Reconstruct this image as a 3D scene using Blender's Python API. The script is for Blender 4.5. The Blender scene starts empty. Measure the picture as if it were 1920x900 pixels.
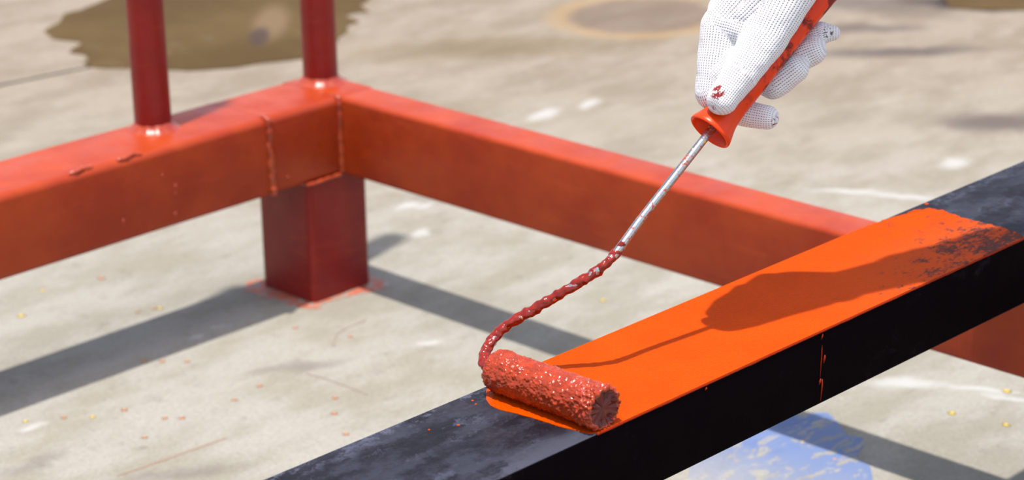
import bpy, bmesh, math, random
import numpy as np
from mathutils import Vector, Matrix, noise
from mathutils.bvhtree import BVHTree
C = bpy.context.scene.collection
S = bpy.context.scene
random.seed(4)

# ------------------------------------------------------------ camera, light, exposure
cd = bpy.data.cameras.new('camera'); cam = bpy.data.objects.new('camera', cd); C.objects.link(cam)
Rt = Vector((0.694597, -0.719178, -0.017830)); Up = Vector((0.253526, 0.221516, 0.941624)); Fw = Vector((0.673246, 0.658570, -0.336194))
mw = Matrix((( Rt.x, Up.x, -Fw.x, -1.51951), (Rt.y, Up.y, -Fw.y, -1.71959), (Rt.z, Up.z, -Fw.z, 0.87030), (0, 0, 0, 1)))
cam.matrix_world = mw
cd.sensor_width = 36; cd.lens = 4526.56/1920*36; cd.clip_start = .05; cd.clip_end = 200
cd.dof.use_dof = True; cd.dof.focus_distance = 1.53; cd.dof.aperture_fstop = 10
S.camera = cam

w = bpy.data.worlds.new('sky'); S.world = w; w.use_nodes = True
wn = w.node_tree; bg = wn.nodes['Background']
sky = wn.nodes.new('ShaderNodeTexSky'); sky.sky_type = 'NISHITA'; sky.sun_disc = False
sky.sun_elevation = math.radians(75); sky.sun_rotation = math.radians(200); sky.dust_density = 2.0; sky.air_density = 1.0
hs = wn.nodes.new('ShaderNodeHueSaturation'); hs.inputs['Saturation'].default_value = .7   # hazy, lightly clouded sky
wn.links.new(sky.outputs[0], hs.inputs['Color']); wn.links.new(hs.outputs[0], bg.inputs[0]); bg.inputs[1].default_value = 0.135

sd = bpy.data.lights.new('sun', 'SUN'); sun = bpy.data.objects.new('sun', sd); C.objects.link(sun)
sd.energy = 3.3; sd.angle = math.radians(1.1); sd.color = (1.0, .95, .89)
sun.rotation_euler = Vector((-0.115, -0.0285, 1.0)).to_track_quat('Z', 'Y').to_euler(); sun.location = (0, 0, 3)
vs = S.view_settings; vs.view_transform = 'Standard'; vs.look = 'None'; vs.gamma = 1; vs.use_curve_mapping = False; vs.exposure = 0.98

# ------------------------------------------------------------ node helpers
def new_mat(name):
    m = bpy.data.materials.new(name); m.use_nodes = True
    nt = m.node_tree; nt.nodes.clear()
    out = nt.nodes.new('ShaderNodeOutputMaterial'); b = nt.nodes.new('ShaderNodeBsdfPrincipled')
    nt.links.new(b.outputs[0], out.inputs[0]); return m, nt, b
ALB = .74   # overall reflectance level of every pigment, balanced against the exposure
class N:
    """small wrapper that wires nodes in one tree"""
    def __init__(s, nt): s.nt = nt; s.co = None
    def put(s, sock, v):
        if hasattr(v, 'links'): s.nt.links.new(v, sock)
        elif isinstance(v, (tuple, list)) and len(v) == 3 and sock.type == 'RGBA': sock.default_value = (*[q*ALB for q in v], 1)
        else: sock.default_value = v
    def coord(s, kind='Object'):
        n = s.nt.nodes.new('ShaderNodeTexCoord'); return n.outputs[kind]
    def world(s): return s.nt.nodes.new('ShaderNodeNewGeometry').outputs['Position']
    def attr(s, name, o='Vector'):
        n = s.nt.nodes.new('ShaderNodeAttribute'); n.attribute_name = name; return n.outputs[o]
    def mapping(s, v, scale=(1,1,1), rot=(0,0,0), loc=(0,0,0)):
        n = s.nt.nodes.new('ShaderNodeMapping'); s.put(n.inputs[0], v)
        n.inputs['Location'].default_value = loc; n.inputs['Rotation'].default_value = rot; n.inputs['Scale'].default_value = scale; return n.outputs[0]
    def noise(s, v, scale, detail=4, rough=.55, o='Fac', dist=0):
        n = s.nt.nodes.new('ShaderNodeTexNoise'); s.put(n.inputs['Vector'], v); n.inputs['Scale'].default_value = scale
        n.inputs['Detail'].default_value = detail; n.inputs['Roughness'].default_value = rough; n.inputs['Distortion'].default_value = dist
        return n.outputs[o]
    def voro(s, v, scale, o='Distance'):
        n = s.nt.nodes.new('ShaderNodeTexVoronoi'); s.put(n.inputs['Vector'], v); n.inputs['Scale'].default_value = scale; return n.outputs[o]
    def ramp(s, f, lo, hi, a=0., b=1.):
        n = s.nt.nodes.new('ShaderNodeMapRange'); n.interpolation_type = 'SMOOTHSTEP'; s.put(n.inputs[0], f)
        for i, q in enumerate((lo, hi, a, b)): s.put(n.inputs[i+1], q)
        return n.outputs[0]
    def math(s, op, a, b=0.):
        n = s.nt.nodes.new('ShaderNodeMath'); n.operation = op; s.put(n.inputs[0], a); s.put(n.inputs[1], b); return n.outputs[0]
    def mix(s, f, a, b):
        n = s.nt.nodes.new('ShaderNodeMix'); n.data_type = 'RGBA'; s.put(n.inputs[0], f); s.put(n.inputs[6], a); s.put(n.inputs[7], b); return n.outputs[2]
    def vmath(s, op, a, b):
        n = s.nt.nodes.new('ShaderNodeVectorMath'); n.operation = op; s.put(n.inputs[0], a); s.put(n.inputs[1], b); return n.outputs[0]
    def length(s, a):
        n = s.nt.nodes.new('ShaderNodeVectorMath'); n.operation = 'LENGTH'; s.put(n.inputs[0], a); return n.outputs['Value']
    def sep(s, a):
        n = s.nt.nodes.new('ShaderNodeSeparateXYZ'); s.put(n.inputs[0], a); return n.outputs
    def bump(s, h, strength, dist, normal=None):
        n = s.nt.nodes.new('ShaderNodeBump'); s.put(n.inputs['Height'], h); n.inputs['Strength'].default_value = strength; n.inputs['Distance'].default_value = dist
        if normal is not None: s.put(n.inputs['Normal'], normal)
        return n.outputs[0]
    def blob(s, v, c, r, rot=0, soft=.35):
        """1 inside an ellipse on the floor, fading at its rim; v is a noise-shifted position"""
        m = s.mapping(v, rot=(0, 0, 0), loc=(-c[0], -c[1], 0))
        m = s.mapping(m, rot=(0, 0, -rot)); m = s.mapping(m, scale=(1/r[0], 1/r[1], 0))
        return s.ramp(s.length(m), 1+soft, 1-soft)

# ------------------------------------------------------------ materials
def concrete_colour(n):
    P = n.world()
    wob = n.noise(P, 9, 4, .6, 'Color'); Pw = n.vmath('ADD', P, n.vmath('MULTIPLY', n.vmath('SUBTRACT', wob, (.5,.5,.5)), (.09,.09,0)))
    wob2 = n.noise(P, 45, 3, .6, 'Color'); Pf = n.vmath('ADD', P, n.vmath('MULTIPLY', n.vmath('SUBTRACT', wob2, (.5,.5,.5)), (.02,.02,0)))
    streak = n.mapping(P, scale=(1, 2.2, 1), rot=(0, 0, .75))
    xyz = n.sep(Pw); far = n.math('ADD', n.math('MULTIPLY', xyz[0], .62), n.math('MULTIPLY', xyz[1], .62))
    far_tone = n.ramp(far, -.12, .85)  # blends the pale concrete into tan towards the far side
    c = n.mix(far_tone, (.66, .63, .56), (.60, .53, .44))
    c = n.mix(n.ramp(n.noise(streak, 6, 6, .66), .40, .62, 0, .85), c, n.mix(far_tone, (.58, .545, .46), (.52, .45, .36)))
    c = n.mix(n.ramp(n.noise(streak, 17, 6, .66), .52, .78, 0, .55), c, (.70, .66, .58))
    c = n.mix(n.ramp(n.noise(P, 38, 5, .7), .55, .8, 0, .35), c, (.30, .26, .21))
    c = n.mix(n.ramp(n.noise(P, 240, 3, .7), .35, .75, 0, .22), c, (.35, .31, .25))
    c = n.mix(n.ramp(n.noise(P, 95, 2, .5), .70, .78, 0, .6), c, (.74, .70, .64))
    grey = (.33, .28, .255)
    for (ctr, rad, rot, soft, col, k) in [
        ((-.162,-.110), (.034,.010), -.3, .9, grey, .32), ((-.39,-.205), (.05,.012), -.5, .9, grey, .32), ((-.455,-.10), (.03,.012), 0, .9, grey, .3),
        ((1.12,.115), (.09,.022), -.75, .7, grey, .8), ((1.19,.22), (.07,.02), -.7, .7, grey, .7), ((.93,-.17), (.07,.04), -.6, .6, grey, .75),
        ((1.43,.16), (.13,.035), -.95, .6, (.09,.06,.05), .92), ((1.30,.33), (.05,.13), .2, .7, grey, .6),
        ((.60,.20), (.20,.04), -.6, .9, (.62,.57,.48), .45), ((.78,.55), (.16,.05), -.7, .9, (.39,.32,.20), .5),
        ((.42,.47), (.14,.05), -.8, .9, (.40,.33,.21), .5), ((.32,.12), (.05,.02), -.6, .9, grey, .4)]:
        c = n.mix(n.math('MULTIPLY', n.blob(Pw, ctr, rad, rot, soft), k), c, col)
    # pale scuffs
    for (ctr, rad, rot) in [((.586,.280), (.030,.012), .2), ((.658,.268), (.022,.009), .3), ((.23,.153), (.016,.008), 0), ((.243,.137), (.014,.006), 0), ((.175,.075), (.016,.008), .2),
        ((.591,-.186), (.040,.006), -.95), ((.615,-.245), (.035,.007), -1.1), ((.754,-.219), (.022,.014), 0), ((.214,-.615), (.030,.006), -1.1), ((.216,-.650), (.028,.005), -1.2),
        ((-.179,.021), (.007,.003), 0), ((-.144,.023), (.008,.003), -.4), ((-.413,-.036), (.012,.006), 0), ((.12,-.50), (.03,.012), -.8), ((.18,-.555), (.035,.012), -.9), ((-.04,-.16), (.012,.006), -.5)]:
        c = n.mix(n.math('MULTIPLY', n.blob(Pf, ctr, rad, rot, .6), .7), c, (.76, .74, .70))
    # ring-shaped tan stain
    m = n.mapping(Pf, loc=(-1.04, -.515, 0)); m = n.mapping(m, rot=(0, 0, .35)); m = n.mapping(m, scale=(1/.13, 1/.12, 0)); L = n.length(m)
    ring = n.math('MULTIPLY', n.ramp(L, .72, .9), n.ramp(L, 1.16, .98))
    c = n.mix(n.math('MULTIPLY', n.ramp(L, 1.0, .7), .45), c, (.36, .27, .21))
    c = n.mix(n.math('MULTIPLY', ring, n.ramp(n.noise(P, 9, 3), .35, .6, .1, .5)), c, (.66, .50, .30))
    c = n.mix(1., c, c); c.node.blend_type = 'MULTIPLY'                      # deepen the contrast
    c = n.mix(1., c, (1.57, 1.65, 1.82)); c.node.blend_type = 'MULTIPLY'
    return P, c
def floor_mat():
    m, nt, b = new_mat('concrete'); n = N(nt); P, c = concrete_colour(n)
    n.put(b.inputs['Base Color'], c); b.inputs['Roughness'].default_value = .85; b.inputs['Specular IOR Level'].default_value = .3
    h = n.math('ADD', n.noise(P, 60, 6, .65), n.math('MULTIPLY', n.noise(P, 400, 3, .6), .4))
    n.put(b.inputs['Normal'], n.bump(h, .35, .004)); return m
def puddle_mat():
    m, nt, b = new_mat('wet_concrete'); n = N(nt); P = n.world()
    c = n.mix(n.ramp(n.noise(P, 5, 5, .6), .35, .7), (.080, .042, .006), (.115, .067, .016))
    c = n.mix(n.ramp(n.noise(P, 14, 4, .6), .6, .75, 0, .6), c, (.17, .12, .07))
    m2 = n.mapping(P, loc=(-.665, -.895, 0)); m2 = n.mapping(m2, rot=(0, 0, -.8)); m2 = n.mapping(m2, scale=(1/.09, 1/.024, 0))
    c = n.mix(n.ramp(n.length(m2), 1.5, .5, 0, .75), c, (.20, .13, .07))  # pale streak: a reflection painted into the puddle colour
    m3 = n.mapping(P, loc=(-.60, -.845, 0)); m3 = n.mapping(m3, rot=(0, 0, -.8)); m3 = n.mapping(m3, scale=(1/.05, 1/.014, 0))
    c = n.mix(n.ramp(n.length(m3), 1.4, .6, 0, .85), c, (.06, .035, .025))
    n.put(b.inputs['Base Color'], c); b.inputs['Roughness'].default_value = .45; b.inputs['Specular IOR Level'].default_value = .05
    n.put(b.inputs['Normal'], n.bump(n.noise(P, 12, 3), .1, .004)); return m
def blue_mat():
    m, nt, b = new_mat('blue_floor_paint'); n = N(nt); P, c = concrete_colour(n)
    worn = n.mapping(P, scale=(1, 2.6, 1), rot=(0, 0, .75))
    k = n.ramp(n.noise(worn, 30, 5, .7, dist=.8), .40, .47)
    edge = n.ramp(n.noise(P, 18, 3), .30, .55)
    west = n.sep(P)[0]
    k = n.math('MULTIPLY', k, n.ramp(n.math('ADD', west, n.math('MULTIPLY', n.noise(P, 20, 3), .06)), -.075, .045, .35, 1))
    blue = n.mix(edge, (.085, .15, .36), (.14, .20, .38))
    n.put(b.inputs['Base Color'], n.mix(k, c, blue)); b.inputs['Roughness'].default_value = .6; return m
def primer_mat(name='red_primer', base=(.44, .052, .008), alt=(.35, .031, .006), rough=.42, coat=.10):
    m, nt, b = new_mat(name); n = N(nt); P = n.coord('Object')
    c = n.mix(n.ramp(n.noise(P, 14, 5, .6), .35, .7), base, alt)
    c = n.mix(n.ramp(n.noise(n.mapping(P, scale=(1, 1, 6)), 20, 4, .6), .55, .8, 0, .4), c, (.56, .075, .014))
    n.put(b.inputs['Base Color'], c)
    n.put(b.inputs['Roughness'], n.ramp(n.noise(P, 30, 4), .3, .7, rough-.05, rough+.12))
    b.inputs['Specular IOR Level'].default_value = .22; b.inputs['Coat Weight'].default_value = coat; b.inputs['Coat Roughness'].default_value = .3
    n.put(b.inputs['Normal'], n.bump(n.noise(P, 45, 4), .12, .004)); return m
def black_mat():
    m, nt, b = new_mat('black_mill_scale'); n = N(nt); P = n.coord('Object')
    st = n.mapping(P, scale=(.45, 1.3, 1))
    wob = n.noise(P, 60, 4, .7, 'Color'); Pw = n.vmath('ADD', st, n.vmath('MULTIPLY', n.vmath('SUBTRACT', wob, (.5,.5,.5)), (.03,.03,.03)))
    c = n.mix(n.ramp(n.noise(Pw, 24, 7, .70), .43, .60), (.008, .006, .010), (.030, .030, .043))
    c = n.mix(n.ramp(n.noise(Pw, 55, 6, .72), .54, .66, 0, .8), c, (.060, .063, .095))
    c = n.mix(n.ramp(n.noise(P, 8, 4, .6), .55, .75, 0, .55), c, (.034, .016, .020))
    # rusty and pale rubbed streaks along the far edge
    x, y, z = n.sep(P)
    e = n.math('MULTIPLY', n.ramp(y, .030, .048), n.ramp(n.noise(Pw, 70, 4, .7), .50, .62, 0, .8))
    c = n.mix(e, c, (.095, .10, .145))
    e2 = n.math('MULTIPLY', n.ramp(y, .036, .049), n.ramp(n.noise(Pw, 38, 4, .7), .60, .68, 0, .8))
    c = n.mix(e2, c, (.19, .14, .10))
    # front edge rubbed pale near the wet end
    e3 = n.math('MULTIPLY', n.math('MULTIPLY', n.ramp(y, -.022, -.046), n.ramp(x, -.50, -.56)), n.ramp(n.noise(Pw, 18, 4, .7), .36, .55, 0, .65))
    c = n.mix(e3, c, (.08, .083, .115))
    side = n.ramp(n.sep(n.coord('Normal'))[1], -.6, -.85)   # shade of the front face painted in: darker black, less specular
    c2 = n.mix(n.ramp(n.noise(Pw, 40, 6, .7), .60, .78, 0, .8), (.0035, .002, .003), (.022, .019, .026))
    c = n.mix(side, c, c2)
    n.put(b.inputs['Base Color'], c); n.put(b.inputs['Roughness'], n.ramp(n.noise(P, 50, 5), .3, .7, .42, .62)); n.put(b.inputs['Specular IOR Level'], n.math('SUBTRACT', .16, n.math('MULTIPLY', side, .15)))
    n.put(b.inputs['Normal'], n.bump(n.noise(P, 320, 4, .7), .12, .001)); return m
def orange_mat():
    m, nt, b = new_mat('fresh_orange_paint'); n = N(nt); P = n.coord('Object'); x, y, z = n.sep(P)
    c = n.mix(n.ramp(n.noise(P, 22, 5, .6), .35, .7), (.68, .070, .0), (.62, .062, .0))
    c = n.mix(n.ramp(n.noise(P, 560, 3, .6), .40, .66, 0, .30), c, (.46, .040, .0))
    # thin, dry brushed far end where the black steel shows through
    st = n.mapping(P, scale=(.8, 1.5, 1))
    d = n.math('ADD', n.math('MULTIPLY', n.ramp(x, -.33, -.10), .50), n.math('MULTIPLY', n.ramp(y, .030, -.045), .36))
    nn = n.math('ADD', n.math('MULTIPLY', n.noise(st, 38, 7, .75), .55), n.math('MULTIPLY', n.noise(st, 230, 5, .8), .45))
    k = n.math('MULTIPLY', n.ramp(n.math('ADD', nn, n.math('MULTIPLY', d, .26)), .665, .735, 0, .88), n.ramp(x, -.36, -.22))
    thin = n.math('MULTIPLY', n.ramp(x, -.36, -.14), n.ramp(y, .030, -.020))
    c = n.mix(n.math('MULTIPLY', thin, .55), c, (.52, .085, .02))
    c = n.mix(k, c, (.05, .035, .035))
    n.put(b.inputs['Base Color'], c); n.put(b.inputs['Roughness'], n.ramp(n.math('ADD', x, n.math('MULTIPLY', n.noise(P, 80, 2), .006)), -.552, -.535, .22, .62))
    b.inputs['Specular IOR Level'].default_value = .03
    n.put(b.inputs['Normal'], n.bump(n.noise(n.mapping(P, scale=(1, 1.4, 1)), 420, 4, .65), .8, .0014)); return m
def wet_mat(name, base, rough=.16, bscale=900, bump=.35):
    m, nt, b = new_mat(name); n = N(nt); P = n.coord('Object')
    n.put(b.inputs['Base Color'], n.mix(n.ramp(n.noise(P, 160, 4), .35, .7), base, tuple(q*.7 for q in base)))
    b.inputs['Roughness'].default_value = rough; b.inputs['Specular IOR Level'].default_value = .08; b.inputs['Coat Weight'].default_value = .65; b.inputs['Coat Roughness'].default_value = .12
    n.put(b.inputs['Normal'], n.bump(n.noise(P, bscale, 3), bump, .0012)); return m
def steel_mat():
    m, nt, b = new_mat('paint_flecked_steel'); n = N(nt); P = n.coord('Object')
    red = n.ramp(n.noise(P, 210, 5, .7), .52, .58); yel = n.ramp(n.noise(n.vmath('ADD', P, (3, 1, 2)), 150, 4, .7), .60, .64)
    c = n.mix(red, (.62, .60, .60), (.42, .07, .04)); c = n.mix(yel, c, (.85, .55, .04))
    n.put(b.inputs['Base Color'], c); n.put(b.inputs['Metallic'], n.math('MULTIPLY', n.math('SUBTRACT', 1., red), n.math('SUBTRACT', 1., yel)))
    b.inputs['Roughness'].default_value = .25; n.put(b.inputs['Normal'], n.bump(n.noise(P, 300, 3), .3, .0006)); return m
def handle_mat():
    m, nt, b = new_mat('orange_plastic'); n = N(nt); P = n.coord('Object')
    k = n.math('MULTIPLY', n.ramp(n.noise(P, 90, 5, .65), .50, .60), n.ramp(n.sep(P)[0], .018, .05))
    c = n.mix(k, (.85, .050, .0), (.22, .015, .008))
    n.put(b.inputs['Base Color'], c); n.put(b.inputs['Roughness'], n.ramp(k, 0, 1, .32, .55)); b.inputs['Specular IOR Level'].default_value = .25
    b.inputs['Subsurface Weight'].default_value = .12; b.inputs['Subsurface Radius'].default_value = (.02, .006, .002); b.inputs['Subsurface Scale'].default_value = .3
    n.put(b.inputs['Normal'], n.bump(n.noise(P, 120, 4), .15, .001)); return m
def plain(name, col, rough=.6, metal=0., bs=0, bd=.001):
    m, nt, b = new_mat(name); n = N(nt); P = n.coord('Object')
    n.put(b.inputs['Base Color'], n.mix(n.ramp(n.noise(P, 40, 4), .3, .7, 0, .5), col, tuple(q*.75 for q in col)))
    b.inputs['Roughness'].default_value = rough; b.inputs['Metallic'].default_value = metal
    if bs: n.put(b.inputs['Normal'], n.bump(n.noise(P, bs, 3), .3, bd))
    return m
def knit_mat():
    m, nt, b = new_mat('white_knit'); n = N(nt)
    K = n.attr('knit'); ax, along, zz = n.sep(K)          # metres: around, along the finger
    P = n.coord('Object')
    wz = n.math('MULTIPLY', n.math('SUBTRACT', n.noise(P, 130, 2), .5), .0007)
    u = n.math('MULTIPLY', n.math('ADD', ax, wz), 2*math.pi/.00205); v = n.math('MULTIPLY', n.math('ADD', along, wz), 2*math.pi/.00165)
    rib = n.math('ADD', n.math('MULTIPLY', n.math('COSINE', u), .5), .5)
    st = n.math('ADD', n.math('MULTIPLY', n.math('COSINE', n.math('ADD', v, n.math('MULTIPLY', n.math('SINE', u), .9))), .5), .5)
    hole = n.math('MULTIPLY', n.ramp(rib, .34, .04), n.ramp(st, .20, .75))
    c = n.mix(hole, (.88, .87, .895), (.16, .12, .16))
    c = n.mix(n.ramp(n.noise(P, 60, 4, .6), .62, .78, 0, .35), c, (.66, .61, .60))
    # dried paint on the thumb tip and the fingertip
    for ctr, rad, kk in (((-0.3967, -0.8014, 0.4503), .0050, .46), ((-0.4008, -0.8003, 0.4386), .0036, .44), ((-0.3492, -0.8131, 0.4219), .0040, .50), ((-0.3012, -0.8149, 0.4713), .0035, .50)):
        dd = n.length(n.vmath('SUBTRACT', P, ctr))
        k = n.math('MULTIPLY', n.ramp(dd, rad*1.25, rad*.85), n.ramp(n.noise(P, 420, 3, .6), kk, kk+.08))
        c = n.mix(k, c, (.28, .03, .03) if ctr[2] < .4625 else (.16, .14, .15))
    n.put(b.inputs['Base Color'], c); b.inputs['Roughness'].default_value = .95; b.inputs['Specular IOR Level'].default_value = .1
    b.inputs['Sheen Weight'].default_value = .15; b.inputs['Subsurface Weight'].default_value = .12; b.inputs['Subsurface Scale'].default_value = .002
    h = n.math('ADD', n.math('MULTIPLY', rib, .7), n.math('MULTIPLY', n.math('SUBTRACT', 1., hole), .6))
    n.put(b.inputs['Normal'], n.bump(n.math('ADD', h, n.math('MULTIPLY', n.noise(P, 1800, 3), .35)), .42, .0004)); return m

M_floor, M_puddle, M_blue = floor_mat(), puddle_mat(), blue_mat()
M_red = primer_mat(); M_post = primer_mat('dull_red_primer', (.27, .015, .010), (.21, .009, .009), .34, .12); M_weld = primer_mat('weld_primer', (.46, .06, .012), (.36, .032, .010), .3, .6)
M_black, M_orange = black_mat(), orange_mat()
M_wet = wet_mat('wet_red_paint', (.46, .046, .008), .22, 700, .15); M_core = wet_mat('dark_red_end_paint', (.16, .010, .005), .3, 500, .4); M_wetdark = wet_mat('wet_red_paint_on_wire', (.30, .018, .007), .14, 500)
M_steel, M_handle, M_knit = steel_mat(), handle_mat(), knit_mat()
M_cloth = plain('blue_work_cloth', (.05, .08, .16), .9, bs=900, bd=.0006); M_skin = plain('skin', (.55, .30, .20), .5)
M_joint = plain('joint_filler', (.10, .075, .05), .9, bs=200)
M_drip = plain('dried_red_paint', (.30, .022, .004), .5)
M_drip.node_tree.nodes['Principled BSDF'].inputs['Specular IOR Level'].default_value = .08
M_yel = plain('yellow_paint_spot', (.78, .55, .08), .6); M_or = plain('orange_paint_spot', (.62, .26, .10), .6)
M_smear = None

# ------------------------------------------------------------ mesh helpers
def link(name, me, mat, parent=None, smooth=True):
    o = bpy.data.objects.new(name, me); C.objects.link(o)
    if mat: me.materials.append(mat)
    if smooth:
        for p in me.polygons: p.use_smooth = True
    if parent: o.parent = parent
    return o
def mesh(name, V, F, mat, parent=None, smooth=True, loc=None):
    me = bpy.data.meshes.new(name)
    if loc is not None:
        L = Vector(loc); V = [Vector(v)-L for v in V]
    me.from_pydata([tuple(v) for v in V], [], F); me.update()
    o = link(name, me, mat, parent, smooth)
    if loc is not None: o.location = loc
    return o
def tag(o, label=None, cat=None, group=None, kind=None):
    for k, v in (('label', label), ('category', cat), ('group', group), ('kind', kind)):
        if v: o[k] = v
    return o
def root(name, loc, label, cat, group=None):
    o = bpy.data.objects.new(name, None); C.objects.link(o); o.location = loc; o.empty_display_size = .05
    return tag(o, label, cat, group)
def child(o, r):
    """parent o to r, keeping world place"""
    o.parent = r; o.matrix_parent_inverse = Matrix.Translation(r.location).inverted() if r.rotation_euler[:] == (0, 0, 0) else r.matrix_basis.inverted(); return o
def rrect(w, h, r, k=6):
    P = []
    for cx, cy, a0 in ((w/2-r, h/2-r, 0), (-w/2+r, h/2-r, 90), (-w/2+r, -h/2+r, 180), (w/2-r, -h/2+r, 270)):
        for i in range(k+1):
            a = math.radians(a0+90*i/k); P.append((cx+r*math.cos(a), cy+r*math.sin(a)))
    return P
def tube_box(name, a, b, w, h, r, mat, side, wall=.004, segs=1, parent=None, wobble=0, loc=None):
    """hollow rectangular steel tube from a to b; side = unit vector of its width"""
    a, b, side = Vector(a), Vector(b), Vector(side); ax = (b-a).normalized(); up = side.cross(ax)
    if up.z < -.5: up = -up
    po, pi_ = rrect(w, h, r), rrect(w-2*wall, h-2*wall, max(r-wall, .0008)); n = len(po); V = []; F = []
    for s in range(segs+1):
        c = a+(b-a)*s/segs
        for P in (po, pi_):
            for x, y in P:
                p = c+side*x+up*y
                if wobble: p += up*wobble*noise.noise(p*7)
                V.append(p)
    for s in range(segs):
        o, q = s*2*n, (s+1)*2*n
        for i in range(n):
            j = (i+1) % n; F += [(o+i, o+j, q+j, q+i), (o+n+j, o+n+i, q+n+i, q+n+j)]
    for o, fl in ((0, 0), (segs*2*n, 1)):
        for i in range(n):
            j = (i+1) % n; f = (o+i, o+n+i, o+n+j, o+j); F.append(f if not fl else f[::-1])
    o = mesh(name, V, F, mat, None, True, loc if loc is not None else a)
    bm = bmesh.new(); bm.from_mesh(o.data); bmesh.ops.recalc_face_normals(bm, faces=bm.faces); bm.to_mesh(o.data); bm.free()
    for p in o.data.polygons: p.use_smooth = True
    try: o.data.set_sharp_from_angle(angle=math.radians(40))
    except Exception: pass
    if parent: child(o, parent)
    return o
def sweep(pts, radii, k=16, cap=True, lump=0, lfreq=300, drop=0):
    """tube along smooth points; returns V, F"""
    pts = [Vector(p) for p in pts]; V = []; F = []; prev = None
    for i, p in enumerate(pts):
        t = (pts[min(i+1, len(pts)-1)]-pts[max(i-1, 0)]).normalized()
        if prev is None: prev = t.orthogonal().normalized()
        prev = (prev-t*prev.dot(t)).normalized(); bn = t.cross(prev)
        for j in range(k):
            a = 2*math.pi*j/k; d = prev*math.cos(a)+bn*math.sin(a); r = radii[i] if isinstance(radii, (list, tuple)) else radii
            q = p+d*r
            if lump: r += lump*(noise.noise(q*lfreq)+.6*max(0, noise.noise(q*lfreq*.45+Vector((7, 3, 1)))))+ (drop*max(0, -d.z)*max(0, noise.noise(q*lfreq*.5)) if drop else 0); q = p+d*r
            V.append(q)
    m = len(pts)
    for i in range(m-1):
        for j in range(k):
            l = (j+1) % k; F.append((i*k+j, i*k+l, (i+1)*k+l, (i+1)*k+j))
    if cap: F += [tuple(range(k))[::-1], tuple((m-1)*k+j for j in range(k))]
    return V, F
def spline(P, n=8):
    P = [Vector(p) for p in P]; out = []
    for i in range(len(P)-1):
        p0, p1, p2, p3 = P[max(i-1, 0)], P[i], P[i+1], P[min(i+2, len(P)-1)]
        for s in range(n):
            t = s/n; out.append(.5*((2*p1)+(p2-p0)*t+(2*p0-5*p1+4*p2-p3)*t*t+(3*p1-p0-3*p2+p3)*t**3))
    out.append(P[-1]); return out
def flat_patch(name, outline, z0, z1, mat, jitter=0., sub=6, nf=30, parent=None, loc=None):
    """a thin layer with a slightly irregular outline"""
    P = []; m = len(outline)
    for i in range(m):
        a, b = Vector((*outline[i], 0)), Vector((*outline[(i+1) % m], 0))
        for s in range(sub):
            q = a.lerp(b, s/sub)
            if jitter: q += Vector((noise.noise(q*nf), noise.noise(q*nf+Vector((9, 4, 2))), 0))*jitter
            P.append(q)
    n = len(P); V = [Vector((p.x, p.y, z1)) for p in P]+[Vector((p.x, p.y, z0)) for p in P]
    F = [tuple(range(n))]+[tuple(range(n, 2*n))[::-1]]+[(i, i+n, (i+1) % n+n, (i+1) % n) for i in range(n)]
    c = sum(P, Vector())/n
    o = mesh(name, V, F, mat, None, False, loc if loc is not None else (c.x, c.y, z0))
    bm = bmesh.new(); bm.from_mesh(o.data); bmesh.ops.recalc_face_normals(bm, faces=bm.faces); bm.to_mesh(o.data); bm.free()
    if parent: child(o, parent)
    return o

# ------------------------------------------------------------ floor: slabs with a recessed joint
fl = root('floor', (0, 0, 0), None, None); fl['kind'] = 'structure'
base = mesh('joint_filler', [(-12, -12, -.012), (14, -12, -.012), (14, 14, -.012), (-12, 14, -.012)], [(0, 1, 2, 3)], M_joint, fl, False)
def slab(poly):
    n = len(poly); V = [(x, y, 0) for x, y in poly]+[(x, y, -.10) for x, y in poly]
    F = [tuple(range(n))]+[(i, i+n, (i+1) % n+n, (i+1) % n) for i in range(n)]
    o = mesh('concrete_slab', V, F, M_floor, fl, False)
    bm = bmesh.new(); bm.from_mesh(o.data); bmesh.ops.recalc_face_normals(bm, faces=bm.faces); bm.to_mesh(o.data); bm.free(); return o
g = .0045
slab([(-12, -12), (14, -12), (14, 14), (.62+g, 14), (.62+g, .868-g), (.35, .903-g), (.215, .920-g), (-12, 1.9-g)])
slab([(-12, 1.9+g), (.215, .920+g), (.35, .903+g), (.62-g, .868+g), (.62-g, 14), (-12, 14)])

puddle = flat_patch('puddle', [(.42,1.105),(.46,1.128),(.50,1.165),(.594,1.191),(.665,1.238),(.832,1.27),(1.0,1.05),(.93,.93),(.848,.887),(.815,.872),(.800,.835),(.765,.842),(.745,.800),(.717,.79),(.690,.765),(.66,.745),(.627,.725),(.558,.713),(.502,.736),(.46,.753),(.418,.781),(.378,.857),(.354,.885),(.352,.93),(.385,.945),(.374,.985),(.415,1.02),(.406,1.067)], 0, .0012, M_puddle, .010, 6, 26)
tag(puddle, 'shallow brown puddle on the concrete floor behind the two round posts', 'puddle')
puddle2 = flat_patch('wet_stain', [(1.36,.20),(1.39,.145),(1.44,.10),(1.50,.07),(1.62,.10),(1.60,.28),(1.46,.30)], 0, .001, M_puddle, .02, 6, 20)
tag(puddle2, 'dark wet stain on the concrete at the top right corner', 'stain')
blue = flat_patch('blue_paint_stain', [(-.053,-.500),(-.011,-.505),(.030,-.510),(.062,-.525),(.078,-.545),(.068,-.562),(.052,-.585),(.055,-.600),(.040,-.612),(.020,-.618),(.012,-.64),(-.022,-.668),(-.082,-.69),(-.154,-.660),(-.135,-.557)], 0, .0006, M_blue, .006, 6, 55)
tag(blue, 'scuffed patch of blue paint on the concrete under the black beam', 'paint stain')

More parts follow.
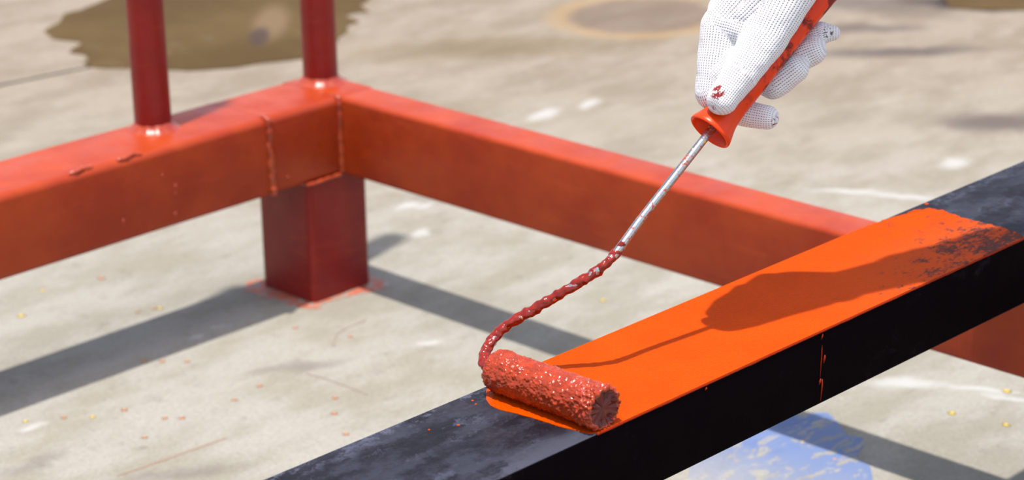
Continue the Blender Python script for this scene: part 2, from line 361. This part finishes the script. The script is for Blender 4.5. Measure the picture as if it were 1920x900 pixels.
def smear_mat():
    m, nt, b = new_mat('red_paint_on_concrete'); n = N(nt); P, c = concrete_colour(n)
    k = n.ramp(n.noise(P, 85, 4, .65), .43, .54); n.put(b.inputs['Base Color'], n.mix(k, c, (.52, .12, .06))); b.inputs['Roughness'].default_value = .6; return m
M_smear = smear_mat()
sm = flat_patch('paint_smear', [(-.067,.084),(-.050,.100),(.06,.095),(.050,.03),(.046,-.012),(.036,-.018),(.017,-.016),(.002,-.009),(-.012,-.006),(-.024,-.006),(-.040,-.004),(-.047,-.012),(-.060,-.006),(-.060,.010),(-.066,.05)], 0, .0006, M_smear, .005, 6, 60)
tag(sm, 'red paint smeared on the concrete round the foot of the square leg', 'paint stain')

def spot(x, y, r, mat, name, label, group):
    n = 10; V = [(0, 0, .0011)]; ph = random.random()*9
    for i in range(n):
        a = 2*math.pi*i/n; q = r*(1+.35*noise.noise(Vector((math.cos(a)*1.3+ph, math.sin(a)*1.3, ph)))); V.append((math.cos(a)*q, math.sin(a)*q, 0))
    F = [(0, 1+i, 1+(i+1) % n) for i in range(n)]+[tuple(range(n, 0, -1))]
    o = mesh(name, V, F, mat, None, True); o.location = (x, y, 0); tag(o, label, 'paint spot', group)
for x, y, r, lab in [(-.260,.198,.0045,'yellow paint spot on the concrete under the left red beam'), (-.410,-.022,.0030,'yellow spot on the concrete at the left end of the beam shadow'), (-.204,.240,.0030,'faint yellow spot close under the left red beam'),
        (.226,-.634,.0048,'yellow paint spot at the far right, topmost of three'), (.152,-.626,.0042,'yellow paint spot between two others at the right, leftmost of three'), (.162,-.675,.0042,'yellow paint spot at the far right, lowest of three'),
        (.015,-.565,.0035,'yellow paint spot in the blue paint patch'), (-.155,.110,.0035,'pale yellow spot left of the square leg'), (-.364,-.059,.0030,'yellow spot below the dark shadow band at left'), (.154,-.208,.0035,'yellow paint spot on the concrete above the painted orange strip')]:
    spot(x, y, r, M_yel, 'yellow_paint_spot', lab, None)
for x, y, r, lab in [(-.142,.224,.0038,'orange spot on the concrete just under the left red beam'), (.005,-.607,.0040,'red orange spot in the blue paint patch')]:
    spot(x, y, r, M_or, 'orange_paint_spot', lab, None)
for x, y in [(-.176,.118),(-.159,.114),(-.24,-.002),(-.312,-.121),(-.322,-.11),(-.254,-.125),(-.335,-.068),(-.225,-.021),(-.218,-.117),(-.382,-.041),(-.214,-.216),(-.237,-.257),(-.251,.012),(-.100,-.033),(-.08,-.09),(-.19,-.19),(-.36,-.13)]:
    spot(x, y, .0026+.0008*random.random(), M_or, 'orange_paint_spot', 'small faded orange paint spot on the pale concrete at lower left', 'faded orange spots on the floor')
def scratch(pts, wdt, col, label):
    P = spline([(x, y, 0) for x, y in pts], 6); L = []; Rr = []
    for i, p in enumerate(P):
        t = (P[min(i+1, len(P)-1)]-P[max(i-1, 0)]).normalized(); s = Vector((-t.y, t.x, 0))*wdt*(.55+.6*abs(noise.noise(p*60)))
        L.append((p+s)[:2]); Rr.append((p-s)[:2])
    o = flat_patch('scratch', L+Rr[::-1], 0, .0004, col, 0, 1); tag(o, label, 'scratch')
M_scr = plain('rusty_scratch', (.36, .21, .13), .8); M_scr2 = plain('grey_scratch', (.28, .23, .19), .8)
scratch([(-.425,-.176),(-.385,-.180),(-.35,-.182),(-.313,-.185)], .0012, M_scr, 'rusty straight scratch on the concrete at the lower left')
scratch([(-.169,-.127),(-.166,-.155),(-.165,-.185),(-.165,-.207)], .0011, M_scr2, 'thin brown scratch on the concrete left of the roller')
scratch([(-.108,-.097),(-.090,-.080),(-.073,-.072),(-.041,-.070)], .0018, M_scr2, 'curved grey scratch on the concrete below the square leg')

# ------------------------------------------------------------ red railing frame
H, h = .206, .0797
fr = root('railing_frame', (0, 0, 0), 'red primed steel railing frame with a square leg and two round upright posts', 'railing')
wL, wR = .0879, .0458
def long_beam(name, x0, x1, y0, y1, r, axis, segs, dz=0):
    zc = H-h/2
    if axis == 'x': return tube_box(name, (x0, (y0+y1)/2, zc), (x1, (y0+y1)/2, zc), y1-y0, h-dz, r, M_red, (0, 1, 0), segs=segs, parent=fr, wobble=.0006)
    return tube_box(name, ((x0+x1)/2, y0, zc), ((x0+x1)/2, y1, zc), x1-x0, h-dz, r, M_red, (1, 0, 0), segs=segs, parent=fr, wobble=.0003)
long_beam('long_beam', -1.75, -.0945, 0, wL, .0075, 'x', 60)
cs = long_beam('corner_section', -.0935, -.0005, .0012, wL-.0004, .0075, 'x', 8, .0006)
cc = long_beam('corner_section', 0, wR-.0002, .0014, wL-.0004, .0045, 'x', 4, .0004); cc.name = 'corner_cap'
long_beam('side_beam', 0, wR, -2.1, .0010, .0045, 'y', 60)
a_, lw = -.0456, .0793
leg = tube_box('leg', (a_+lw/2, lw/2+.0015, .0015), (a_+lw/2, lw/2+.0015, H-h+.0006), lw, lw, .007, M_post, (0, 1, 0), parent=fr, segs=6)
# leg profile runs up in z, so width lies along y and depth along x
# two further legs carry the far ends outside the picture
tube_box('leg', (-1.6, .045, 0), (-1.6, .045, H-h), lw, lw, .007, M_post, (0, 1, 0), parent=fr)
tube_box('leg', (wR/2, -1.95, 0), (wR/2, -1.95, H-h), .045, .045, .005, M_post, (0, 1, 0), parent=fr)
def post(x, y):
    R_, zt = .0176, 1.00; k = 40; V = []; F = []
    for z in (H-.004, H+.3, H+.6, zt):
        for rr in (R_, R_-.002):
            for j in range(k): a = 2*math.pi*j/k; V.append((x+rr*math.cos(a), y+rr*math.sin(a), z))
    for s in range(3):
        o, q = s*2*k, (s+1)*2*k
        for j in range(k): l = (j+1) % k; F += [(o+j, o+l, q+l, q+j), (o+k+l, o+k+j, q+k+j, q+k+l)]
    q = 6*k
    for j in range(k): l = (j+1) % k; F.append((q+j, q+l, q+k+l, q+k+j))
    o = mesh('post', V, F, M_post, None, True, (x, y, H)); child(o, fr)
    # fillet weld ring round its foot
    V = []; F = []; m = 64; prof = [(R_-.0005, .0075), (R_+.0012, .0050), (R_+.0030, .0026), (R_+.0062, .0008), (R_+.0100, -.0015)]
    for i in range(m):
        a = 2*math.pi*i/m; d = Vector((math.cos(a), math.sin(a), 0))
        for j, (rr, zz) in enumerate(prof):
            nn = noise.noise(Vector((d.x*4, d.y*4, x*9)))*.9+noise.noise(Vector((d.x*11, d.y*11, x*5)))*.4
            V.append(Vector((x, y, H+zz+(.0006*nn if j < 4 else 0)))+d*(rr+(.0013*nn if j > 0 else 0)))
    p = len(prof)
    for i in range(m):
        for j in range(p-1): a0, b0 = i*p, ((i+1) % m)*p; F.append((a0+j, a0+j+1, b0+j+1, b0+j))
    wv = mesh('weld_ring', V, F, M_weld, None, True, (x, y, H)); child(wv, fr)
    return o
post(-.1862, .0578); post(.0262, .0578)
def bead(pts, r, lump, freq=260, name='weld_bead', mat=None):
    V, F = sweep(spline(pts, 14), r, 12, True, lump, freq); o = mesh(name, V, F, mat or M_weld, None, True, pts[0]); child(o, fr); return o
zt, zb = H-.0015, H-h+.001
bead([(-.0935, .010, H-.0006), (-.0938, .003, H-.001), (-.0935, -.0002, H-.006), (-.0928, .0000, H-.03), (-.0922, .0000, zb+.015), (-.0915, -.0003, zb+.001)], .0034, .0016, 180)
bead([(-.0005, .012, H-.0012), (-.0005, .004, H-.0014), (-.0008, .0006, H-.006), (-.0008, .0006, H-.04), (-.0008, .0008, zb+.002)], .0027, .0010)
bead([(-.047, .0012, zb-.001), (-.030, .0006, zb-.0012), (-.012, .0006, zb-.0004), (-.001, .0012, zb-.001)], .0018, .0010)
bead([(-.0456, .002, zb-.0012), (-.0458, .02, zb-.0012), (-.0458, .05, zb-.0012), (-.0456, .076, zb-.0012)], .0014, .0006)
def nub(c, r, l, name='paint_drip', mat=None):
    """a bump of thick paint with a short run below it on the y=0 face"""
    pts = [Vector(c)+Vector((0, .0004, .0))+Vector((0, 0, -l*t)) for t in (0, .15, .4, .7, 1)]
    V, F = sweep(pts, [r*.5, r, r*.6, r*.4, r*.15], 10); o = mesh(name, V, F, mat or M_weld, None, True, c); child(o, fr)
for c, r, l in [((-.223, 0, .182), .0013, .006), ((-.209, 0, .168), .0014, .009), ((-.2095, 0, .160), .0011, .005), ((-.211, 0, .141), .0017, .006), ((-.271, 0, .150), .0014, .009), ((-.072, 0, .142), .0014, .004), ((-.151, 0, .195), .0010, .003), ((-.110, 0, .170), .0008, .004)]:
    nub(c, r, l)
for c in [(-.311, .0045, H-.0002), (-.257, .0040, H-.0002)]:
    c = Vector(c); V, F = sweep(spline([c+Vector((-.013, 0, -.001)), c+Vector((-.004, -.0008, .0004)), c+Vector((.004, .0005, .0006)), c+Vector((.014, .0008, -.001))], 8), .0021, 10, True, .0011, 300)
    o = mesh('paint_lump', V, F, M_weld, None, True, c); child(o, fr)

# ------------------------------------------------------------ black beam with its fresh paint
HB, hB, yb = .2837, .0521, -.7444
bbr = root('steel_beam', (0, yb-.05, 0), 'black steel box beam half rolled with bright orange paint, in front of the red frame', 'beam')
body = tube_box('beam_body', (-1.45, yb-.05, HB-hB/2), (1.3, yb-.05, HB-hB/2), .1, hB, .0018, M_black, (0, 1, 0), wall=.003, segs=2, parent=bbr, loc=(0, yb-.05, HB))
for x in (-1.30, 1.15):
    tube_box('support_leg', (x, yb-.05, 0), (x, yb-.05, HB-hB), .06, .06, .003, M_black, (0, 1, 0), parent=bbr)
out = [(-.5400,-.7435),(-.5436,-.7435),(-.5535,-.7500),(-.5639,-.7600),(-.5690,-.7690),(-.5693,-.7761),(-.5668,-.79),(-.5648,-.801),(-.5638,-.815),(-.5626,-.8248),(-.5610,-.8360),(-.5590,-.8412),(-.5550,-.8436),(-.5403,-.8440),
       (-.45,-.8440),(-.35,-.8440),(-.25,-.8440),(-.17,-.8440),(-.105,-.8440),(-.0955,-.8403),(-.0931,-.8307),(-.0914,-.8114),(-.0925,-.803),(-.0927,-.7847),(-.0885,-.765),(-.0905,-.756),(-.0990,-.7515),(-.106,-.7500),(-.115,-.7500),(-.125,-.7475),(-.1541,-.7450),(-.1749,-.7436),(-.30,-.7435),(-.42,-.7435)]
coat = []
m = len(out)
for i in range(m):     # ragged rim at both ends
    a, b = Vector((*out[i], 0)), Vector((*out[(i+1) % m], 0)); ns = max(2, int((b-a).length/.0012)) if (b-a).length < .04 else 8
    for s in range(ns):
        q = a.lerp(b, s/ns)
        if q.x > -.20 and q.y > -.842: q += Vector((noise.noise(q*320)+.6*noise.noise(q*900), noise.noise(q*300+Vector((5, 1, 0))), 0))*.0022
        elif q.x < -.545: q += Vector((noise.noise(q*120), noise.noise(q*120+Vector((5, 1, 0))), 0))*.0009
        q.y = min(max(q.y, -.8441), -.7447); coat.append((q.x, q.y))
pc = flat_patch('paint_coat', coat, HB-.0003, HB+.0004, M_orange, 0, 1, loc=(0, yb-.05, HB)); child(pc, bbr); pc['label'] = 'bright orange fresh paint'
# wrap of paint over the front edge and runs on the front face
yf = yb-.1
V = []; F = []; xs = [-.556+.462*i/300 for i in range(301)]
for x in xs:
    dd = .0012+.0010*max(0, noise.noise(Vector((x*60, 0, 0))))+.0006*noise.noise(Vector((x*300, 3, 0)))
    V += [(x, yf+.0016, HB+.0004), (x, yf+.0003, HB-.0001), (x, yf-.0003, HB-.0010), (x, yf-.00002, HB-.0008-dd*.35)]
for i in range(300):
    for j in range(3): F.append((4*i+j, 4*i+j+1, 4*i+j+5, 4*i+j+4))
e = mesh('paint_edge', V, F, M_drip, None, True, (0, yb-.05, HB)); child(e, bbr)
for x, z0, z1, r in [(-.3375, HB-.0022, HB-.0060, .0006), (-.3378, HB-.010, HB-.0345, .0004), (-.3345, HB-.018, HB-.0235, .0008), (-.3385, HB-.0335, HB-.0375, .0009), (-.3365, HB-.0345, HB-.0495, .0006), (-.4555, HB-.0022, HB-.004, .0007)]:
    V, F = sweep([(x, yf, z0), (x-.0003, yf-.0001, z0*.7+z1*.3), (x-.0008, yf-.0001, (z0+z1)/2), (x-.0014, yf, z1)], [r*.4, r, r, r*.3], 8)
    o = mesh('paint_run', V, F, M_drip, None, True, (x, yf, z0)); child(o, bbr)
for x, y, r in [(-.5700, -.7545, .0010), (-.6015, -.774, .0011), (-.6180,-.766,.0008), (-.0825, -.7480, .0020), (-.5725, -.7600, .0008)]:
    V = [(x, y, HB+.0006)]+[(x+r*math.cos(k*.785), y+r*math.sin(k*.785), HB-.0001) for k in range(8)]
    o = mesh('paint_speck', V, [(0, 1+k, 1+(k+1) % 8) for k in range(8)], M_orange, None, True, (0, yb-.05, HB)); child(o, bbr)

# ------------------------------------------------------------ paint roller
Mo = Vector((-.39035, -.79140, .42045)); U = Vector((.781345, -.129793, .610454)).normalized()
pr = root('paint_roller', (-.5494, -.8, HB+.0005), 'mini paint roller soaked in wet red paint, with bent wire and orange plastic handle', 'paint roller')
r0, xa, za = .0131, -.5482, HB+.0005+.0128
y0, y1 = -.7535, -.8435
V = []; F = []; na, ny = 200, 190
for i in range(ny+1):
    t = i/ny; y = y0+(y1-y0)*t; e = min(t, 1-t)*ny
    rr = r0*(1-.10*math.exp(-e/2.2)) + (.0007 if t > .9 else 0)*(t-.9)*10
    for j in range(na):
        a = 2*math.pi*j/na; d = Vector((math.cos(a), 0, math.sin(a))); q = Vector((xa, y, za))+d*rr
        wgt = 1.0+1.6*max(0, (t-.80)/.20)
        nz = noise.noise(q*420)*.00055+noise.noise(q*1000)*.00050+max(0, noise.noise(q*230+Vector((4, 4, 4))))*.0012+max(0, noise.noise(q*620+Vector((1, 7, 2))))*.0007
        q = Vector((xa, y+noise.noise(q*600)*.0004*wgt, za))+d*(rr+nz*wgt)
        if q.z < HB+.0005: q.z = HB+.0005
        V.append(q)
for i in range(ny):
    for j in range(na): l = (j+1) % na; F.append((i*na+j, i*na+l, (i+1)*na+l, (i+1)*na+j))
# recessed ragged ends
for end, sgn in ((0, 1), (ny, -1)):
    last = end*na
    for ri, (fr_, dy) in enumerate(((.88, -.0002), (.70, -.0026), (.42, -.0018), (.0, -.0022))):
        st = len(V)
        for j in range(na):
            a = 2*math.pi*j/na; d = Vector((math.cos(a), 0, math.sin(a))); base_y = (y0 if end == 0 else y1)
            q = Vector((xa, base_y+dy*sgn, za))+d*r0*fr_
            if fr_: q += Vector((0, noise.noise(q*420)*.0022, 0))+d*noise.noise(q*700)*.0010
            V.append(q)
        for j in range(na): l = (j+1) % na; f = (last+j, last+l, st+l, st+j); F.append(f if end else f[::-1])
        last = st
rc = mesh('roller_cover', V, F, M_wet, None, True, pr.location); child(rc, pr); rc['label'] = 'fluffy roller sleeve clotted with wet red paint'
rc.data.materials.append(M_core)
for p in rc.data.polygons:
    k_ = (p.index-na*ny)//na
    if k_ >= 0 and k_ % 4: p.material_index = 1  # inner rings of both ends take the darker red
bm = bmesh.new(); bm.from_mesh(rc.data); bmesh.ops.recalc_face_normals(bm, faces=bm.faces); bm.to_mesh(rc.data); bm.free()
wire = [(xa, -.800, za), (xa, -.7582, za), (-.549, -.7497, .2968), (-.5478, -.744, .2976), (-.5455, -.7404, .2992), (-.54, -.7374, .3035), (-.5335, -.7372, .3086), (-.5252, -.74, .3151), (-.5122, -.7516, .3253), (-.4996, -.7626, .3351), (-.4871, -.7737, .3449), (-.4787, -.7795, .3514), (-.4715, -.782, .357), (-.4636, -.7829, .3632), (-.4478, -.7840, .3756), (-.4214, -.7874, .3962)]
wire.append(tuple(Mo)); wire.append(tuple(Mo+U*.05))
ws = spline(wire, 6)
V, F = sweep(ws, .00275, 18); wo = mesh('wire_frame', V, F, M_steel, None, True, pr.location); child(wo, pr); wo['label'] = 'bent bare steel wire flecked with paint'
pw = spline(wire[2:14], 16)
rad = [(.0036-.0008*(i/len(pw))) for i in range(len(pw))]
V, F = sweep(pw, rad, 22, True, .0011, 330, .0024); pp = mesh('wet_paint_coating', V, F, M_wetdark, None, True, pr.location); child(pp, pr); pp['label'] = 'lumpy wet red paint along the lower wire'
# handle: lathe in its own frame, x along the handle
hr = [(.000, .0128), (-.0010, .0142), (-.0004, .0150), (.0012, .0150), (.0040, .0142), (.0090, .0122), (.015, .0106), (.024, .0100), (.040, .0100), (.060, .0096), (.085, .0090), (.110, .0086), (.135, .0092), (.150, .0100), (.158, .0090), (.162, .0050), (.163, .0)]
inner = [(.004, .0110), (.010, .0088), (.016, .0062), (.024, .0040), (.026, .0)]
V = []; F = []; k = 56; prof = inner[::-1]+hr
for s, rr in prof:
    for j in range(k):
        a = 2*math.pi*j/k; f = 1+.10*math.cos(2*a)*(1 if s > .03 else 0); V.append((s, rr*math.cos(a)*f, rr*math.sin(a)*(2-f if s > .03 else 1)))
for i in range(len(prof)-1):
    for j in range(k): l = (j+1) % k; F.append((i*k+j, i*k+l, (i+1)*k+l, (i+1)*k+j))
ho = mesh('handle', V, F, M_handle, None, True); ho['label'] = 'orange plastic handle with a flared mouth'
tilt = Vector((U.x, U.y, U.z)); q = tilt.to_track_quat('X', 'Z'); ho.location = Mo; ho.rotation_mode = 'QUATERNION'; ho.rotation_quaternion = q
child(ho, pr)
bm = bmesh.new(); bm.from_mesh(ho.data); bmesh.ops.remove_doubles(bm, verts=bm.verts, dist=1e-6); bmesh.ops.recalc_face_normals(bm, faces=bm.faces); bm.to_mesh(ho.data); bm.free()
ss = ho.modifiers.new('sub', 'SUBSURF'); ss.levels = 1; ss.render_levels = 2

# ------------------------------------------------------------ gloved hand of the painter
hand = {
'thumb': [(-0.3885,-0.7995,0.4426,0.0100),(-0.3742,-0.8031,0.4575,0.0118),(-0.3522,-0.8048,0.4771,0.0145),(-0.3230,-0.8102,0.5165,0.0180)],
'index': [(-0.3482,-0.8037,0.4227,0.0080),(-0.3516,-0.7951,0.4232,0.0085),(-0.3586,-0.7850,0.4260,0.0090),(-0.3764,-0.7809,0.4409,0.0108),(-0.3609,-0.7755,0.4801,0.0135),(-0.3078,-0.8144,0.5504,0.0210)],
'middle': [(-0.3239,-0.8059,0.4497,0.0096),(-0.3331,-0.7966,0.4400,0.0100),(-0.3397,-0.7798,0.4483,0.0100),(-0.3479,-0.7722,0.4593,0.0105),(-0.3350,-0.7687,0.4879,0.0120),(-0.3047,-0.8133,0.5514,0.0200)],
'ring': [(-0.3097,-0.8094,0.4593,0.0094),(-0.3162,-0.7982,0.4531,0.0098),(-0.3229,-0.7816,0.4593,0.0100),(-0.3275,-0.7696,0.4725,0.0105),(-0.3107,-0.7666,0.4971,0.0120),(-0.2978,-0.8097,0.5525,0.0200)],
'pinky': [(-0.2949,-0.8145,0.4692,0.0050),(-0.2994,-0.8085,0.4691,0.0075),(-0.3050,-0.7979,0.4649,0.0083),(-0.3095,-0.7817,0.4691,0.0085),(-0.3055,-0.7694,0.4841,0.0095),(-0.2978,-0.7760,0.5085,0.0110),(-0.2888,-0.8071,0.5542,0.0180)],
'web': [(-0.3614,-0.7776,0.4823,0.0120),(-0.3502,-0.7985,0.4766,0.0110)],
'fold': [(-0.3739,-0.7835,0.4528,0.0085),(-0.3665,-0.7891,0.4620,0.0080)],
'web2': [(-0.3524,-0.7741,0.4887,0.0130),(-0.3215,-0.8091,0.5160,0.0170)],
'palm': [(-0.3512,-0.7883,0.489,0.0135),(-0.3315,-0.8083,0.5178,0.0165)],
'cuff': [(-0.2990,-0.8110,0.5545,0.0225),(-0.2720,-0.8200,0.5760,0.0240),(-.250,-.8273,.5936,.0250)],
}
per = root('person', (-.272, -.820, .576), "person's gloved right hand in a white knit work glove gripping the roller handle", 'person')
V = []; F = []
def capsule(a, b, ra, rb, k=20, m=6):
    a, b = Vector(a), Vector(b); t = (b-a); L = t.length; t.normalize(); s = t.orthogonal().normalized(); q = t.cross(s); st = len(V); rings = []
    al = max(-.95, min(.95, (ra-rb)/L)) if L > 1e-6 else 0; ph0 = math.asin(al)
    for i in range(m): th = -math.pi/2+(math.pi/2+ph0)*(i+1)/m; rings.append((a, ra, th))
    for i in range(m): th = ph0+(math.pi/2-ph0)*i/m; rings.append((b, rb, th))
    for c, r, th in rings:
        for j in range(k): an = 2*math.pi*j/k; V.append(c+t*r*math.sin(th)+(s*math.cos(an)+q*math.sin(an))*r*math.cos(th))
    V.append(a-t*ra); V.append(b+t*rb); n = len(rings)
    for i in range(n-1):
        for j in range(k): l = (j+1) % k; F.append((st+i*k+j, st+i*k+l, st+(i+1)*k+l, st+(i+1)*k+j))
    for j in range(k): l = (j+1) % k; F.append((st+n*k, st+l, st+j)); F.append((st+n*k+1, st+(n-1)*k+j, st+(n-1)*k+l))
bones = []
for nm, P in hand.items():
    for i in range(len(P)-1):
        a, b = P[i], P[i+1]; capsule(a[:3], b[:3], a[3], b[3]); bones.append((Vector(a[:3]), Vector(b[:3]), a[3], b[3], nm, i))
me = bpy.data.meshes.new('glove_build'); me.from_pydata([tuple(v) for v in V], [], F); tmp = bpy.data.objects.new('glove_build', me); C.objects.link(tmp)
rm = tmp.modifiers.new('r', 'REMESH'); rm.mode = 'VOXEL'; rm.voxel_size = .0011
smo = tmp.modifiers.new('s', 'SMOOTH'); smo.factor = .6; smo.iterations = 12
dg = bpy.context.evaluated_depsgraph_get(); dg.update()
gm = bpy.data.meshes.new_from_object(tmp.evaluated_get(dg)); bpy.data.objects.remove(tmp)
# knitting coordinates: around and along the nearest finger bone
ref = Vector((-.516, -.684, .515))
at = gm.attributes.new('knit', 'FLOAT_VECTOR', 'POINT')
cum = {}
for a, b, ra, rb, nm, i in bones: cum[(nm, i+1)] = cum.get((nm, i), 0)+(b-a).length
nv = len(gm.vertices); co = np.empty(nv*3, np.float64)
cof = np.empty(nv*3, np.float32); gm.vertices.foreach_get('co', cof); co = cof.reshape(-1, 3).astype(float)
nof = np.empty(nv*3, np.float32); gm.vertices.foreach_get('normal', nof); no = nof.reshape(-1, 3).astype(float)
bestd = np.full(nv, 9.); kv = np.zeros((nv, 3))
for a, b, ra, rb, nm, i in bones:
    A, ab = np.array(a), np.array(b-a); L2 = ab@ab; t = np.clip((co-A)@ab/L2, 0, 1)
    d = np.linalg.norm(co-(A+t[:, None]*ab), axis=1)-(ra+(rb-ra)*t)
    ax = (b-a).normalized(); z = np.array((ref-ax*ref.dot(ax)).normalized()); axn = np.array(ax); y = np.cross(axn, z)
    rel = co-A; al = rel@axn; rp = rel-al[:, None]*axn; ang = np.arctan2(rp@y, rp@z)
    sc = .0135 if nm in ('thumb', 'web', 'web2', 'cuff', 'fold', 'palm') or i >= 3 else .010
    sel = d < bestd; bestd[sel] = d[sel]; kv[sel, 0] = ang[sel]*sc; kv[sel, 1] = al[sel]+cum.get((nm, i), 0)
at.data.foreach_set('vector', kv.astype(np.float32).ravel())
for i in range(nv):
    p = Vector(co[i]); co[i] += no[i]*(noise.noise(p*110)*.0006+noise.noise(p*320)*.00018)
gm.vertices.foreach_set('co', co.astype(np.float32).ravel()); gm.update()
glove = link('glove', gm, M_knit, None, True); glove.location = (0, 0, 0); child(glove, per); glove['label'] = 'white knitted cotton glove with red paint on the thumb'
# forearm in a work sleeve, running up and out of the picture
D = Vector((.75, -.25, .60)).normalized(); W0 = Vector((-.250, -.8273, .5936))
V, F = sweep([W0-D*.03, W0, W0+D*.03], [.0210, .0220, .0230], 32); o = mesh('wrist', V, F, M_skin, None, True, per.location); child(o, per)
rs = []; ps = []
for i in range(25):
    t = i/24; ps.append(W0+D*(.004+.30*t)); rs.append(.0275+.018*t+.0015*math.sin(t*23)+.001*math.sin(t*57))
V, F = sweep(ps, rs, 40); o = mesh('sleeve', V, F, M_cloth, None, True, per.location); child(o, per)
